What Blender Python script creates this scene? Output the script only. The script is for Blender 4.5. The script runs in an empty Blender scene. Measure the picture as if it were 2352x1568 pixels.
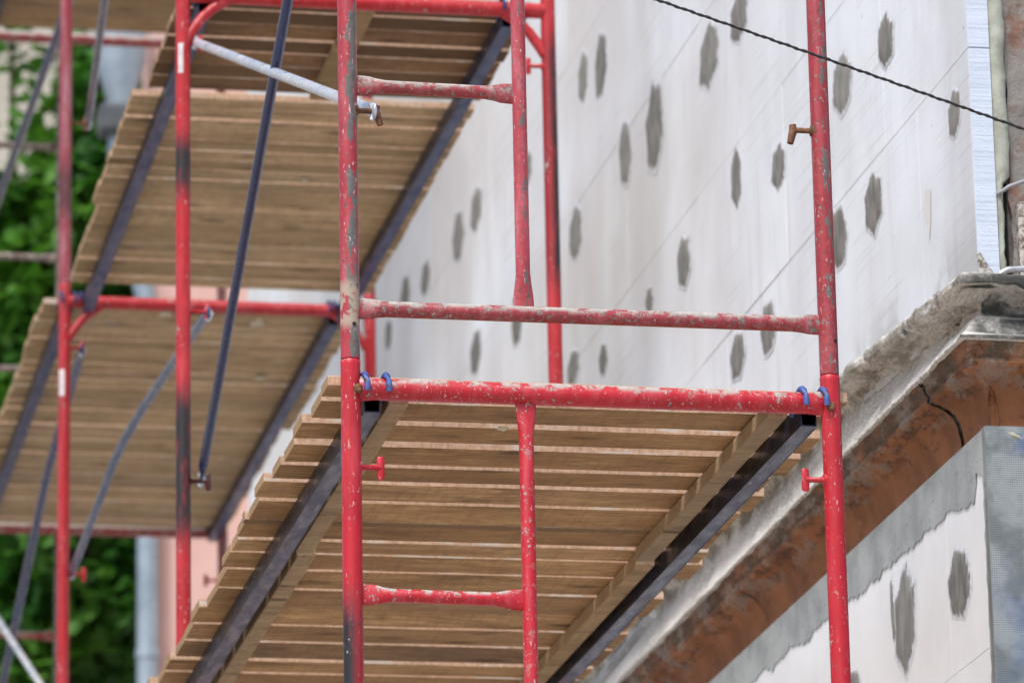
import bpy, bmesh, math, random
from mathutils import Vector, Matrix, noise
random.seed(11)
S = bpy.context.scene
COL = S.collection
RAD = math.radians

# ------------------------------------------------------------------ camera
EYE = 1.6                                     # the photographer's eye above the pavement
A_ = Vector((0.98188684, -0.18851356, -0.01899675))
B_ = Vector((-0.03375567, -0.27271089, 0.96150368))
C_ = Vector((0.1864371, 0.94344656, 0.27413464))
FPX = 11553.6                                 # focal length in pixels of a 2352 px wide picture
cam = bpy.data.objects.new('camera', bpy.data.cameras.new('camera'))
COL.objects.link(cam)
m = Matrix((A_, B_, -C_)).transposed().to_4x4()
m.translation = Vector((0, 0, EYE))
cam.matrix_world = m
cam.data.sensor_width = 36
cam.data.lens = FPX / 2352 * 36
cam.data.clip_start = .5
cam.data.clip_end = 600
cam.data.dof.use_dof = True
cam.data.dof.focus_distance = 10.9
cam.data.dof.aperture_fstop = 5.6
S.camera = cam

# ------------------------------------------------------------------ light
w = bpy.data.worlds.new('World'); S.world = w; w.use_nodes = True
nt = w.node_tree
bg = nt.nodes['Background']
sky = nt.nodes.new('ShaderNodeTexSky')
sky.sky_type = 'NISHITA'; sky.sun_disc = False
SUN_EL, SUN_ROT = 58, 215
sky.sun_elevation = RAD(SUN_EL); sky.sun_rotation = RAD(SUN_ROT)
sky.air_density = 1.0; sky.dust_density = 4.0; sky.ozone_density = 1.0
nt.links.new(sky.outputs[0], bg.inputs[0])
bg.inputs[1].default_value = .10
sun = bpy.data.objects.new('sun', bpy.data.lights.new('sun', 'SUN'))
COL.objects.link(sun)
sun.data.energy = 1.5; sun.data.angle = RAD(18); sun.data.color = (1, .988, .965)
d = Vector((math.sin(RAD(SUN_ROT)) * math.cos(RAD(SUN_EL)), math.cos(RAD(SUN_ROT)) * math.cos(RAD(SUN_EL)), math.sin(RAD(SUN_EL))))
sun.rotation_euler = d.to_track_quat('Z', 'Y').to_euler()
S.view_settings.view_transform = 'Standard'; S.view_settings.look = 'None'
S.view_settings.gamma = 1; S.view_settings.use_curve_mapping = False
S.view_settings.exposure = .97

# ------------------------------------------------------------------ helpers
def ray(x, y): return ((x - 1176) * A_ - (y - 784) * B_) / FPX + C_
def onY(x, y, Y): r = ray(x, y); p = r * (Y / r.y); return Vector((p.x, p.y, p.z + EYE))
def onX(x, y, X): r = ray(x, y); p = r * (X / r.x); return Vector((p.x, p.y, p.z + EYE))
def onZ(x, y, Z): r = ray(x, y); p = r * ((Z - EYE) / r.z); return Vector((p.x, p.y, p.z + EYE))

class MB:
    """collects shapes, then becomes ONE mesh object"""
    def __init__(s): s.v = []; s.f = []; s.sm = []
    def add(s, vs, fs, smooth=False):
        b = len(s.v); s.v += [tuple(v) for v in vs]
        s.f += [tuple(i + b for i in f) for f in fs]; s.sm += [smooth] * len(fs)
    def box(s, x0, x1, y0, y1, z0, z1, bev=0):
        if not bev:
            v = [(x, y, z) for z in (z0, z1) for y in (y0, y1) for x in (x0, x1)]
            s.add(v, [(0, 2, 3, 1), (4, 5, 7, 6), (0, 1, 5, 4), (2, 6, 7, 3), (0, 4, 6, 2), (1, 3, 7, 5)])
        else:
            bm = bmesh.new(); bmesh.ops.create_cube(bm, size=1)
            for v in bm.verts:
                v.co = Vector(((x0 + x1) / 2 + v.co.x * (x1 - x0), (y0 + y1) / 2 + v.co.y * (y1 - y0), (z0 + z1) / 2 + v.co.z * (z1 - z0)))
            bmesh.ops.bevel(bm, geom=list(bm.edges), offset=bev, segments=1, affect='EDGES')
            s.bm(bm)
    def bm(s, bm, smooth=False):
        bm.verts.index_update()
        s.add([v.co[:] for v in bm.verts], [[v.index for v in f.verts] for f in bm.faces], smooth); bm.free()
    def tube(s, pts, radii, n=18, caps=True, ref=None):
        """radii: number or list of (ru, rv); u axis = ref direction made square to the path"""
        pts = [Vector(p) for p in pts]
        if not isinstance(radii, (list, tuple)): radii = [(radii, radii)] * len(pts)
        vs, fs = [], []
        for i, p in enumerate(pts):
            t = (pts[min(i + 1, len(pts) - 1)] - pts[max(i - 1, 0)]).normalized()
            r = Vector(ref) if ref else (Vector((0, 0, 1)) if abs(t.z) < .8 else Vector((1, 0, 0)))
            u = (r - t * r.dot(t)).normalized(); v = t.cross(u)
            ru, rv = radii[i]
            for k in range(n):
                a = 2 * math.pi * k / n
                vs.append(p + u * math.cos(a) * ru + v * math.sin(a) * rv)
        for i in range(len(pts) - 1):
            for k in range(n):
                a, b = i * n + k, i * n + (k + 1) % n
                fs.append((a, b, b + n, a + n))
        s.add(vs, fs, True)
        if caps:
            s.add([vs[k] for k in range(n)], [tuple(range(n - 1, -1, -1))])
            o = (len(pts) - 1) * n
            s.add([vs[o + k] for k in range(n)], [tuple(range(n))])
    def pipe(s, p0, p1, r, t=.003, n=24):
        """open-ended hollow tube"""
        p0, p1 = Vector(p0), Vector(p1)
        s.tube([p0, p1], r, n, False); b = len(s.v)
        s.tube([p1, p0], r - t, n, False)
        d = (p1 - p0).normalized(); u = (Vector((1, 0, 0)) if abs(d.x) < .8 else Vector((0, 0, 1)))
        u = (u - d * u.dot(d)).normalized(); v = d.cross(u)
        for p in (p0, p1):
            vs = [p + (u * math.cos(2 * math.pi * k / n) + v * math.sin(2 * math.pi * k / n)) * q for q in (r, r - t) for k in range(n)]
            s.add(vs, [(k, (k + 1) % n, n + (k + 1) % n, n + k) for k in range(n)])
    def mesh(s, name, mat, org=(0, 0, 0)):
        o = Vector(org)
        me = bpy.data.meshes.new(name)
        me.from_pydata([tuple(Vector(v) - o) for v in s.v], [], s.f)
        me.polygons.foreach_set('use_smooth', s.sm)
        for mt in (mat if isinstance(mat, (list, tuple)) else [mat]): me.materials.append(mt)
        me.update(); return me
    def build(s, name, mat, parent=None, org=None):
        """org: where the parent (or the object itself) stands"""
        pl = Vector(parent['_o']) if parent is not None and '_o' in parent else Vector((0, 0, 0))
        o = Vector(org) if org is not None else pl
        ob = bpy.data.objects.new(name, s.mesh(name, mat, o))
        COL.objects.link(ob)
        if parent is not None: ob.parent = parent; ob.location = o - pl
        else: ob.location = o
        ob['_o'] = tuple(o)
        return ob

def tag(o, label=None, cat=None, group=None, kind=None):
    if label: o['label'] = label
    if cat: o['category'] = cat
    if group: o['group'] = group
    if kind: o['kind'] = kind
    return o
def empty(name, loc, label, cat, group=None):
    o = bpy.data.objects.new(name, None); COL.objects.link(o); o.location = loc; o['_o'] = tuple(loc)
    o.empty_display_size = .1
    return tag(o, label, cat, group)

XW, YC = 3.2, 10.655
# ------------------------------------------------------------------ materials
class M:
    def __init__(s, name, rough=.7, metal=0.0, spec=.5):
        s.m = bpy.data.materials.new(name); s.m.use_nodes = True; s.t = s.m.node_tree
        s.b = s.t.nodes['Principled BSDF']
        s.b.inputs['Roughness'].default_value = rough; s.b.inputs['Metallic'].default_value = metal
        s.b.inputs['Specular IOR Level'].default_value = spec
    def n(s, typ, **kw):
        n = s.t.nodes.new(typ)
        for k, v in kw.items(): setattr(n, k, v)
        return n
    def l(s, a, b): s.t.links.new(a, b)
    def pos(s, scale=(1, 1, 1), kind='Object', rnd=0):
        tc = s.n('ShaderNodeTexCoord') if kind != 'World' else s.n('ShaderNodeNewGeometry')
        out = tc.outputs['Object' if kind == 'Object' else ('Position' if kind == 'World' else kind)]
        mp = s.n('ShaderNodeMapping'); mp.inputs['Scale'].default_value = scale
        s.l(out, mp.inputs['Vector'])
        if rnd:
            oi = s.n('ShaderNodeObjectInfo'); mm = s.n('ShaderNodeMath', operation='MULTIPLY'); mm.inputs[1].default_value = rnd
            s.l(oi.outputs['Random'], mm.inputs[0]); s.l(mm.outputs[0], mp.inputs['Location'])
        return mp.outputs[0]
    def noise(s, vec, scale, detail=4, rough=.6, dist=0):
        n = s.n('ShaderNodeTexNoise'); s.l(vec, n.inputs['Vector'])
        n.inputs['Scale'].default_value = scale; n.inputs['Detail'].default_value = detail
        n.inputs['Roughness'].default_value = rough; n.inputs['Distortion'].default_value = dist
        return n.outputs['Fac']
    def ramp(s, fac, a, b, ca=0, cb=1):
        n = s.n('ShaderNodeMapRange'); n.interpolation_type = 'SMOOTHSTEP'
        s.l(fac, n.inputs[0]); n.inputs[1].default_value = a; n.inputs[2].default_value = b
        n.inputs[3].default_value = ca; n.inputs[4].default_value = cb
        return n.outputs[0]
    def math(s, op, a, b=None, clamp=False):
        n = s.n('ShaderNodeMath', operation=op); n.use_clamp = clamp
        for i, v in enumerate((a, b)):
            if v is None: continue
            if isinstance(v, (int, float)): n.inputs[i].default_value = v
            else: s.l(v, n.inputs[i])
        return n.outputs[0]
    def mix(s, fac, a, b, mode='MIX'):
        n = s.n('ShaderNodeMix', data_type='RGBA', blend_type=mode)
        for sock, v in ((n.inputs[0], fac), (n.inputs[6], a), (n.inputs[7], b)):
            if isinstance(v, (int, float)): sock.default_value = v
            elif isinstance(v, tuple): sock.default_value = v + (1,) if len(v) == 3 else v
            else: s.l(v, sock)
        return n.outputs[2]
    def normal(s):
        g = s.n('ShaderNodeNewGeometry'); x = s.n('ShaderNodeSeparateXYZ'); s.l(g.outputs['Normal'], x.inputs[0]); return x.outputs
    def world(s):
        g = s.n('ShaderNodeNewGeometry'); x = s.n('ShaderNodeSeparateXYZ'); s.l(g.outputs['Position'], x.inputs[0]); return x.outputs
    def rnd(s): return s.n('ShaderNodeObjectInfo').outputs['Random']
    def color(s, c):
        if isinstance(c, tuple): s.b.inputs['Base Color'].default_value = c + (1,)
        else: s.l(c, s.b.inputs['Base Color'])
    def rough(s, r): s.l(r, s.b.inputs['Roughness'])
    def bump(s, h, strength=.5, dist=.002):
        n = s.n('ShaderNodeBump'); n.inputs['Strength'].default_value = strength; n.inputs['Distance'].default_value = dist
        s.l(h, n.inputs['Height']); s.l(n.outputs[0], s.b.inputs['Normal'])

def red(name, base=(.48, .010, .022), fade=(.60, .10, .13), chip=.64, mortar=.66, scorch=(), peel=None, cream=(), fadeamt=.45, dirt=0):
    """sprayed red tube paint: chips down to grey steel, mortar crusts on top, scorched lengths"""
    k = M(name, .38)
    P = k.pos((1, 1, 1), 'World')
    n1 = k.noise(P, 9, 5)
    streak = k.noise(k.pos((40, 40, 5), 'World'), 1, 4)
    c = k.mix(k.ramp(streak, .42, .75, 0, fadeamt), base, fade)
    c = k.mix(k.ramp(n1, .35, .7, 0, .45), c, tuple(x * .6 for x in base))
    nz = k.normal()
    if dirt:
        c = k.mix(k.ramp(k.noise(P, 130, 3), .5, .75, 0, dirt), c, (.09, .04, .03))
    fine = k.noise(P, 85, 5, .65)
    if peel:
        w_ = k.world()
        lon = k.noise(k.pos((42, 42, 13), 'World'), 1, 6, .68)
        face = k.ramp(k.math('ADD', k.math('MULTIPLY', nz[1], -1), k.math('MULTIPLY', nz[0], peel[2])), .62, 1.02, -.12, .05)
        pm = k.ramp(k.math('ADD', lon, face), peel[0], peel[0] + .012)
        c = k.mix(pm, c, k.mix(k.noise(P, 60, 3), (.06, .058, .055), (.19, .18, .165)))
    sp = k.ramp(fine, chip + .005, chip + .03)
    c = k.mix(sp, c, (.34, .31, .29) if not dirt else (.21, .18, .165))
    c2 = k.noise(k.pos((1, 1, 1), 'World'), 95, 2)
    c = k.mix(k.ramp(c2, .68, .71), c, (.10, .07, .06))
    scr = k.noise(k.pos((170, 170, 45), 'World'), 1, 3, .7)
    c = k.mix(k.math('MULTIPLY', k.ramp(scr, .63, .67), k.ramp(n1, .40, .55)), c, (.60, .42, .42))
    c = k.mix(k.ramp(k.noise(k.pos((90, 90, 6), 'World'), 1, 5, .7), .55, .75, 0, .5), c, tuple(x * .45 for x in base))
    for z0, z1, amt in cream:
        w_ = k.world()
        mk = k.math('MULTIPLY', k.ramp(w_[2], z0, z0 + .03), k.ramp(w_[2], z1 - .03, z1, 1, 0))
        c = k.mix(k.math('MULTIPLY', mk, k.ramp(k.noise(P, 38, 6, .7), .46, .52, 0, amt)), c, (.40, .33, .25))
    for z0, z1, amt, sx in scorch:
        w_ = k.world()
        rw = min(.12, (z1 - z0) * .4)
        mk = k.math('MULTIPLY', k.ramp(w_[2], z0, z0 + rw), k.ramp(w_[2], z1 - rw, z1, 1, 0))
        side = k.ramp(k.math('MULTIPLY', nz[0], sx), -.5, .5, .35 if sx else 1, 1) if sx else 1.0
        v = k.math('MULTIPLY', k.math('MULTIPLY', mk, side), k.ramp(k.noise(k.pos((60, 60, 12), 'World'), 1, 4), .3, .52, .55, amt), True)
        c = k.mix(v, c, (.018, .014, .016))
    big = k.ramp(k.noise(k.pos((15, 15, 9), 'World'), 1, 7, .72), .655, .665)
    c = k.mix(big, c, k.mix(k.noise(P, 70, 3), (.17, .165, .155), (.42, .41, .38)))
    top = k.math('MULTIPLY', k.ramp(nz[2], .1, .75), k.ramp(k.noise(P, 24, 6, .7), mortar - .12, mortar - .07))
    spl = k.math('MULTIPLY', k.ramp(nz[2], -.3, .6), k.ramp(k.noise(P, 32, 6, .75), mortar - .04, mortar - .01))
    crust = k.math('MAXIMUM', top, spl)
    c = k.mix(crust, c, k.mix(k.noise(P, 80, 3), (.20, .19, .17), (.55, .53, .49)))
    k.color(c)
    k.rough(k.math('MAXIMUM', k.ramp(fine, .4, .7, .34, .55), k.math('MULTIPLY', crust, .9)))
    k.bump(k.math('ADD', k.math('MULTIPLY', crust, .8), k.math('ADD', k.math('MULTIPLY', sp, -.25), k.math('MULTIPLY', k.noise(P, 150, 3), .15))), .6, .002)
    return k.m

def wood(name, lo, hi, grey=.25, tone=1.0, splash=.72, vary=.6):
    k = M(name, .85, spec=.25)
    P = k.pos((1, 1, 1), 'Object', 37)
    g1 = k.noise(k.pos((8, 62, 62), 'Object', 91), 1, 5, .62, .5)
    g2 = k.noise(k.pos((22, 190, 190), 'Object', 13), 1, 4, .6)
    c = k.mix(k.ramp(g1, .2, .8, .12, .88), lo, hi)
    c = k.mix(k.ramp(g2, .35, .75, 0, .6), c, tuple(x * .45 for x in lo))
    c = k.mix(k.ramp(k.noise(k.pos((3.2, 10, 10), 'Object', 29), 1, 4), .42, .68, 0, .55), c, tuple(x * .6 for x in lo))
    c = k.mix(k.ramp(k.noise(k.pos((85, 9, 9), 'Object', 61), 1, 3), .45, .72, 0, .32), c, tuple(x * .55 for x in lo))
    r = k.rnd()
    c = k.mix(k.math('MULTIPLY', k.ramp(k.math('FRACT', k.math('MULTIPLY', r, 7.3)), 0, 1), vary), c, tuple(x * .5 for x in lo))
    c = k.mix(k.ramp(k.math('FRACT', k.math('MULTIPLY', r, 23.7)), .45, 1, 0, grey), c, (.24, .21, .18))
    st = k.noise(k.pos((5, 14, 14), 'Object', 53), 1, 5, .65)
    c = k.mix(k.ramp(st, .54, .74, 0, .7), c, (.075, .038, .018))
    kn = k.n('ShaderNodeTexVoronoi'); k.l(k.pos((3.3, 12, 12), 'Object', 71), kn.inputs['Vector']); kn.inputs['Scale'].default_value = 1
    c = k.mix(k.ramp(kn.outputs['Distance'], .05, .22, .85, 0), c, (.06, .028, .012))
    nx = k.normal()
    end = k.ramp(k.math('ABSOLUTE', nx[0]), .6, .8)
    c = k.mix(k.math('MULTIPLY', end, .7), c, k.mix(k.noise(k.pos((1, 60, 260), 'Object', 5), 1, 4), (.16, .09, .045), (.55, .40, .23)))
    face = k.ramp(nx[1], -.6, -.85)  # near faces painted lighter, as if lit by daylight between the boards
    edge = k.mix(k.ramp(k.noise(k.pos((90, 90, 45), 'Object', 5), 1, 3), .3, .7), (.44, .28, .19), (.64, .45, .33))
    c = k.mix(k.math('MULTIPLY', face, .8), c, edge)
    c = k.mix(k.math('MULTIPLY', face, k.ramp(k.noise(k.pos((9, 60, 60), 'Object', 17), 1, 5), .56, .62, 0, .6)), c, (.56, .54, .50))
    c = k.mix(k.ramp(k.noise(k.pos((1, 1, 1), 'Object', 17), 11, 4), splash, splash + .01), c, (.50, .46, .40))
    k.color(c)
    saw = k.n('ShaderNodeTexWave'); k.l(k.pos((1, .35, 1), 'Object', 3), saw.inputs['Vector'])
    saw.inputs['Scale'].default_value = 75; saw.inputs['Distortion'].default_value = 2.5; saw.inputs['Detail'].default_value = 2
    k.bump(k.math('ADD', k.math('MULTIPLY', saw.outputs['Fac'], .25), k.math('ADD', g1, k.math('MULTIPLY', g2, .7))), .55, .0022)
    return k.m

def steel(name, c1, c2, rust=.35, rough=.5, metal=.3, sc=20, side=None):
    k = M(name, rough, metal)
    P = k.pos((1, .3, 1), 'World')
    c = k.mix(k.ramp(k.noise(P, sc, 5, .7), .38, .6), c1, c2)
    c = k.mix(k.ramp(k.noise(P, sc * 1.7, 6, .7), 1 - rust, 1 - rust + .08), c, (.085, .045, .028))
    c = k.mix(k.ramp(k.noise(P, sc * 3.2, 3, .7), .72, .76, 0, .8), c, (.33, .31, .29))
    if side:  # upright side faces tinted near black: shade under the boards put into the colour
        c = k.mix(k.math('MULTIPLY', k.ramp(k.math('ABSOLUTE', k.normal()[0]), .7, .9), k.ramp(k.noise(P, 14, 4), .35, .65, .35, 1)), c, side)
    k.color(c); k.rough(k.ramp(k.noise(P, 35, 4), .3, .7, rough - .08, rough + .14))
    k.bump(k.noise(P, 50, 3, .6), .12, .001)
    return k.m

RED_A = red('red_paint_fresh', chip=.66, mortar=.67)
RED_RAIL = red('red_paint_rail', chip=.62, mortar=.60, fadeamt=.5)
RED_AL = red('red_paint_scorched_foot', chip=.66, mortar=.7, scorch=((2.8, 4.02, 1.0, -1),))
RED_OLD = red('red_paint_weathered', base=(.40, .028, .042), fade=(.52, .13, .16), chip=.62, mortar=.62, peel=(.60, 0), fadeamt=.8, dirt=.7) if False else \
          red('red_paint_weathered', base=(.38, .03, .045), fade=(.52, .14, .17), chip=.62, mortar=.64, fadeamt=.8, dirt=.6, peel=(.515, 0, .35), cream=((4.54, 4.67, .85),))
RED_OLDR = red('red_paint_weathered_dirty', base=(.33, .028, .038), fade=(.44, .12, .14), chip=.6, mortar=.64, fadeamt=.6, dirt=.8, peel=(.585, 0, .2), cream=())
RED_LAD = red('red_paint_chalky', base=(.42, .05, .07), fade=(.58, .19, .22), chip=.63, mortar=.66, fadeamt=.8, dirt=.5, peel=(.60, 0, .1))
RED_RUNG = red('red_paint_crusted', base=(.33, .035, .045), fade=(.5, .15, .17), chip=.56, mortar=.55, fadeamt=.8, dirt=.8, peel=(.66, 0, .1))
RED_2 = red('red_paint_second_frame', base=(.44, .010, .016), chip=.72, mortar=.7, fadeamt=.35, scorch=((5.90, 6.16, 1.0, 0), (4.88, 5.42, 1.0, 0)))
RED_2R = red('red_paint_second_frame_sooty', base=(.42, .012, .018), chip=.72, mortar=.7, fadeamt=.3, scorch=((5.66, 6.52, 1.0, 1),))
RED_3 = red('red_paint_third_frame', base=(.40, .010, .016), chip=.70, mortar=.7, fadeamt=.5)
RED_3U = red('red_paint_third_frame_faded', base=(.27, .02, .035), fade=(.34, .18, .21), chip=.7, mortar=.7, fadeamt=.9, scorch=((6.8, 7.1, .7, 0),))
RED_4 = red('red_paint_muddy', base=(.30, .03, .035), fade=(.32, .27, .24), chip=.62, mortar=.5, fadeamt=.9)
MUD = steel('bare_tube_with_dried_mortar', (.30, .27, .24), (.17, .14, .13), .5, .8, 0)
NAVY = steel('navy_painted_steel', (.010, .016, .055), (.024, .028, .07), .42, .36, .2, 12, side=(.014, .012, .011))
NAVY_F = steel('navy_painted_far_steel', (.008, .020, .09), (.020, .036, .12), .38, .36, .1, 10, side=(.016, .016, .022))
NAVY_T = steel('navy_painted_tube', (.003, .013, .085), (.005, .02, .105), .25, .20, 0, 12)
PALE = steel('pale_blue_scraped_tube', (.66, .69, .74), (.48, .57, .70), .2, .3, .5, 4)
GREYBLUE = steel('grey_blue_tube', (.03, .065, .15), (.06, .10, .19), .3, .26, .1, 12)
HOOK = steel('bright_blue_hook_paint', (.03, .07, .28), (.07, .12, .34), .46, .5, .1, 60)
RUST = steel('rusty_pin_steel', (.10, .035, .02), (.22, .10, .05), .5, .7, .2, 60)
GALV = steel('galvanised_conduit', (.55, .57, .60), (.38, .40, .43), .2, .35, .7)
WOOD1 = wood('sawn_boards_first_deck', (.31, .155, .06), (.70, .44, .205), .06, splash=.77, vary=.5)
WOOD2 = wood('old_dark_boards', (.19, .105, .05), (.40, .24, .12), .35, splash=.76, vary=.85)
WOOD3 = wood('sawn_boards_far_deck', (.39, .265, .14), (.71, .525, .31), .2, splash=.76, vary=.5)
BATTEN = wood('sawn_batten', (.32, .21, .105), (.52, .35, .19), .2, splash=.78, vary=.3)

def plain(name, c, rough=.7, nz=0, c2=None, sc=8, bump=0, kind='World', metal=0):
    k = M(name, rough, metal); P = k.pos((1, 1, 1), kind)
    k.color(k.mix(k.ramp(k.noise(P, sc, 5), .3, .7), c, c2) if c2 else c)
    if bump: k.bump(k.noise(P, sc * 6, 5, .7), bump, .003)
    return k.m

# white foam boards: rasp strokes along the wall, trickles of grey mortar water
k = M('white_foam_board', .85, spec=.2)
P = k.pos((1, 1, 1), 'World')
c = k.mix(k.ramp(k.noise(k.pos((1, 1, 1), 'World', 0), 1.3, 4), .35, .65), (.775, .83, .885), (.69, .735, .785))
trick = k.noise(k.pos((1, 7, .7), 'World'), 1.6, 6, .62)
c = k.mix(k.math('MULTIPLY', k.ramp(k.world()[1], 12, 13.5), k.ramp(k.noise(k.pos((1, 1, .8), 'World'), .9, 3), .4, .6, .1, .55)), c, (.56, .53, .51))  # warm grey clouds farther along: shading from the decks painted into the foam colour
c = k.mix(k.ramp(trick, .55, .85, 0, .32), c, (.45, .44, .43))
c = k.mix(k.ramp(k.noise(k.pos((1, 1.1, .5), 'World'), 1.9, 5), .44, .68, 0, .32), c, (.50, .50, .505))
rasp = k.noise(k.pos((1, 1.2, 120), 'World'), 1, 3, .6)
c = k.mix(k.math('MULTIPLY', k.ramp(rasp, .52, .7, 0, .5), k.ramp(k.noise(P, 2.3, 3), .45, .62)), c, (.45, .46, .47))
diag = k.n('ShaderNodeMapping'); diag.inputs['Rotation'].default_value = (RAD(35), 0, 0); diag.inputs['Scale'].default_value = (1, 9, 1.0)
g = k.n('ShaderNodeNewGeometry'); k.l(g.outputs['Position'], diag.inputs['Vector'])
c = k.mix(k.ramp(k.noise(diag.outputs[0], 1.4, 4), .55, .75, 0, .3), c, (.50, .50, .50))  # slanting streaks: soft shadows on the wall painted into the colour
dots = k.noise(P, 42, 3, .7)
c = k.mix(k.ramp(dots, .70, .73, 0, .7), c, (.28, .28, .27))
low = k.math('MULTIPLY', k.ramp(k.world()[2], 4.93, 5.13, 1, 0), k.ramp(k.noise(P, 3.5, 5), .42, .55, 0, .55))
c = k.mix(low, c, (.36, .37, .36))
k.color(c); k.bump(k.math('ADD', rasp, k.math('MULTIPLY', k.noise(P, 260, 2), .6)), .35, .0012)
EPS = k.m
k = M('clean_foam_board', .85, spec=.2); P = k.pos((1, 1, 1), 'World')
c = k.mix(k.ramp(k.noise(P, 2, 4), .35, .65), (.79, .80, .81), (.70, .71, .715))
c = k.mix(k.ramp(k.noise(k.pos((1, 9, .6), 'World'), 1.5, 4), .60, .75, 0, .3), c, (.50, .43, .30))
k.color(c); k.bump(k.noise(P, 240, 2), .4, .0015); EPS_LOW = k.m
k = M('pale_blue_foam_edge', .85, spec=.2)
cut = k.noise(k.pos((3, 3, 160), 'World'), 1, 3); c = k.mix(k.ramp(cut, .4, .7), (.60, .68, .80), (.48, .55, .67)); k.color(c)
k.bump(k.math('ADD', cut, k.noise(k.pos((1, 1, 1), 'World'), 170, 3)), .6, .002); FOAMBLUE = k.m
FOAMGREEN = plain('pale_green_mounting_foam', (.40, .43, .37), .7, c2=(.26, .27, .22), sc=30, bump=.6)
k = M('grey_mortar_dab', .9, spec=.2); P = k.pos((1, 1, 1), 'World')
c = k.mix(k.ramp(k.noise(k.pos((1, 1, .35), 'World'), 26, 5), .3, .7), (.115, .113, .105), (.25, .245, .225))
c = k.mix(k.math('MULTIPLY', k.rnd(), .35), c, (.36, .36, .345)); at_ = k.n('ShaderNodeAttribute'); at_.attribute_name = 'rim'
rim = k.math('ADD', at_.outputs['Fac'], k.ramp(k.noise(k.pos((1, 2.2, .5), 'World'), 55, 5, .7), .3, .7, -.38, .38))
c = k.mix(k.ramp(rim, .25, .8), c, (.66, .69, .73))
k.color(c); k.bump(k.noise(k.pos((1, 1, .3), 'World'), 90, 4), .5, .002); DAB = k.m
k = M('grey_base_coat', .85, spec=.3); P = k.pos((1, 1, 1), 'World')
c = k.mix(k.ramp(k.noise(P, 7, 6), .3, .7), (.255, .275, .275), (.40, .42, .41))
vo = k.noise(P, 110, 2); c = k.mix(k.ramp(vo, .69, .73), c, (.04, .04, .04))
c = k.mix(k.ramp(k.noise(k.pos((1, 2, 9), 'World'), 3, 5), .6, .72, 0, .5), c, (.17, .18, .18))
k.color(c); k.bump(k.noise(P, 60, 5), .5, .003); COAT = k.m
k = M('rough_front_coat', .9, spec=.2); P = k.pos((1, 1, 1), 'World')
k.color(k.mix(k.ramp(k.noise(P, 8, 6, .7), .35, .62), (.10, .115, .12), (.33, .36, .365))); k.bump(k.noise(P, 70, 5), .6, .003); COATF = k.m
k = M('old_cornice_concrete', .92, spec=.2); P = k.pos((1, .38, 1), 'World')
c = k.mix(k.ramp(k.noise(P, 150, 3, .7), .36, .64), (.34, .325, .295), (.66, .64, .60))
c = k.mix(k.ramp(k.noise(P, 3.5, 5), .36, .62, 0, .65), c, (.70, .69, .66))
zw = k.world()[2]
gr = k.math("MULTIPLY", k.ramp(zw, 4.815, 4.885), k.ramp(k.noise(k.pos((1, .38, .5), 'World'), 16, 6, .7), .40, .60, 0, .75))  # brown tone under the lip, with the shade of the recess painted in
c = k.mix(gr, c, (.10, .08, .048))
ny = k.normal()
moss = k.math('MULTIPLY', k.ramp(k.noise(P, 7, 6, .7), .52, .66, 0, .8), k.ramp(zw, 4.85, 4.94))
c = k.mix(moss, c, (.105, .125, .045))
c = k.mix(k.ramp(k.noise(k.pos((1, .4, 1), 'World'), 230, 2, .8), .56, .70, 0, .7), c, (.15, .14, .125))
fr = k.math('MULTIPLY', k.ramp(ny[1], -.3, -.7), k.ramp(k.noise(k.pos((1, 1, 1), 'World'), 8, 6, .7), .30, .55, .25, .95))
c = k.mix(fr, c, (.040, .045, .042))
c = k.mix(k.ramp(k.noise(P, 60, 3), .72, .75, 0, .7), c, (.30, .27, .06))
k.color(c); k.bump(k.math('ADD', k.noise(P, 150, 3, .7), k.noise(P, 14, 5)), .6, .002); CONC = k.m
k = M('brown_red_cornice_render', .8, spec=.3); P = k.pos((1, 1, 1), 'World')
c = k.mix(k.ramp(k.noise(P, 5, 6), .3, .7), (.20, .083, .038), (.37, .155, .068))
c = k.mix(k.ramp(k.noise(k.pos((1, .3, 1.5), 'World'), 9, 6, .7), .55, .68, 0, .75), c, (.115, .05, .03))
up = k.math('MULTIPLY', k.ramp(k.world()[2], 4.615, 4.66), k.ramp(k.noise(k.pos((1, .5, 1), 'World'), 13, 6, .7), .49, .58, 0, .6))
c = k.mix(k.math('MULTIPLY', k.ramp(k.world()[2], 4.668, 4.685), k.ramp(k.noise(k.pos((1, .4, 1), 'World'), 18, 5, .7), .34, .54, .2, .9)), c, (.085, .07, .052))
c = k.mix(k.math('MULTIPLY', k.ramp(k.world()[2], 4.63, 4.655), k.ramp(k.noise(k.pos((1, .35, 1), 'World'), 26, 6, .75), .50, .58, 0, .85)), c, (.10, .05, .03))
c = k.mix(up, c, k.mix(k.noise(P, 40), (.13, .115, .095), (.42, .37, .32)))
c = k.mix(k.ramp(k.noise(P, 24, 6, .75), .66, .69, 0, .7), c, (.45, .38, .33))
c = k.mix(k.ramp(k.noise(P, 75, 2), .70, .73), c, (.05, .02, .015))
k.color(c); k.bump(k.noise(P, 45, 6, .7), .7, .004); BROWN = k.m
k = M('peeling_old_plaster', .95, spec=.2); P = k.pos((1, 1, 1), 'World')
c = k.mix(k.ramp(k.noise(P, 7, 6, .7), .36, .50), (.23, .135, .10), (.25, .235, .22))
c = k.mix(k.ramp(k.noise(P, 40, 4), .6, .7, 0, .6), c, (.14, .10, .08)); k.color(c); k.bump(k.noise(P, 30, 6, .75), 1, .008); PLASTER = k.m
k = M('lichen_spotted_stone', .95, spec=.2); P = k.pos((1, 1, 1), 'World')
k.color(k.mix(k.ramp(k.noise(P, 55, 5, .7), .42, .58), (.15, .125, .105), (.50, .48, .45))); k.bump(k.noise(P, 60, 5), .8, .004); STONE = k.m
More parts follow.
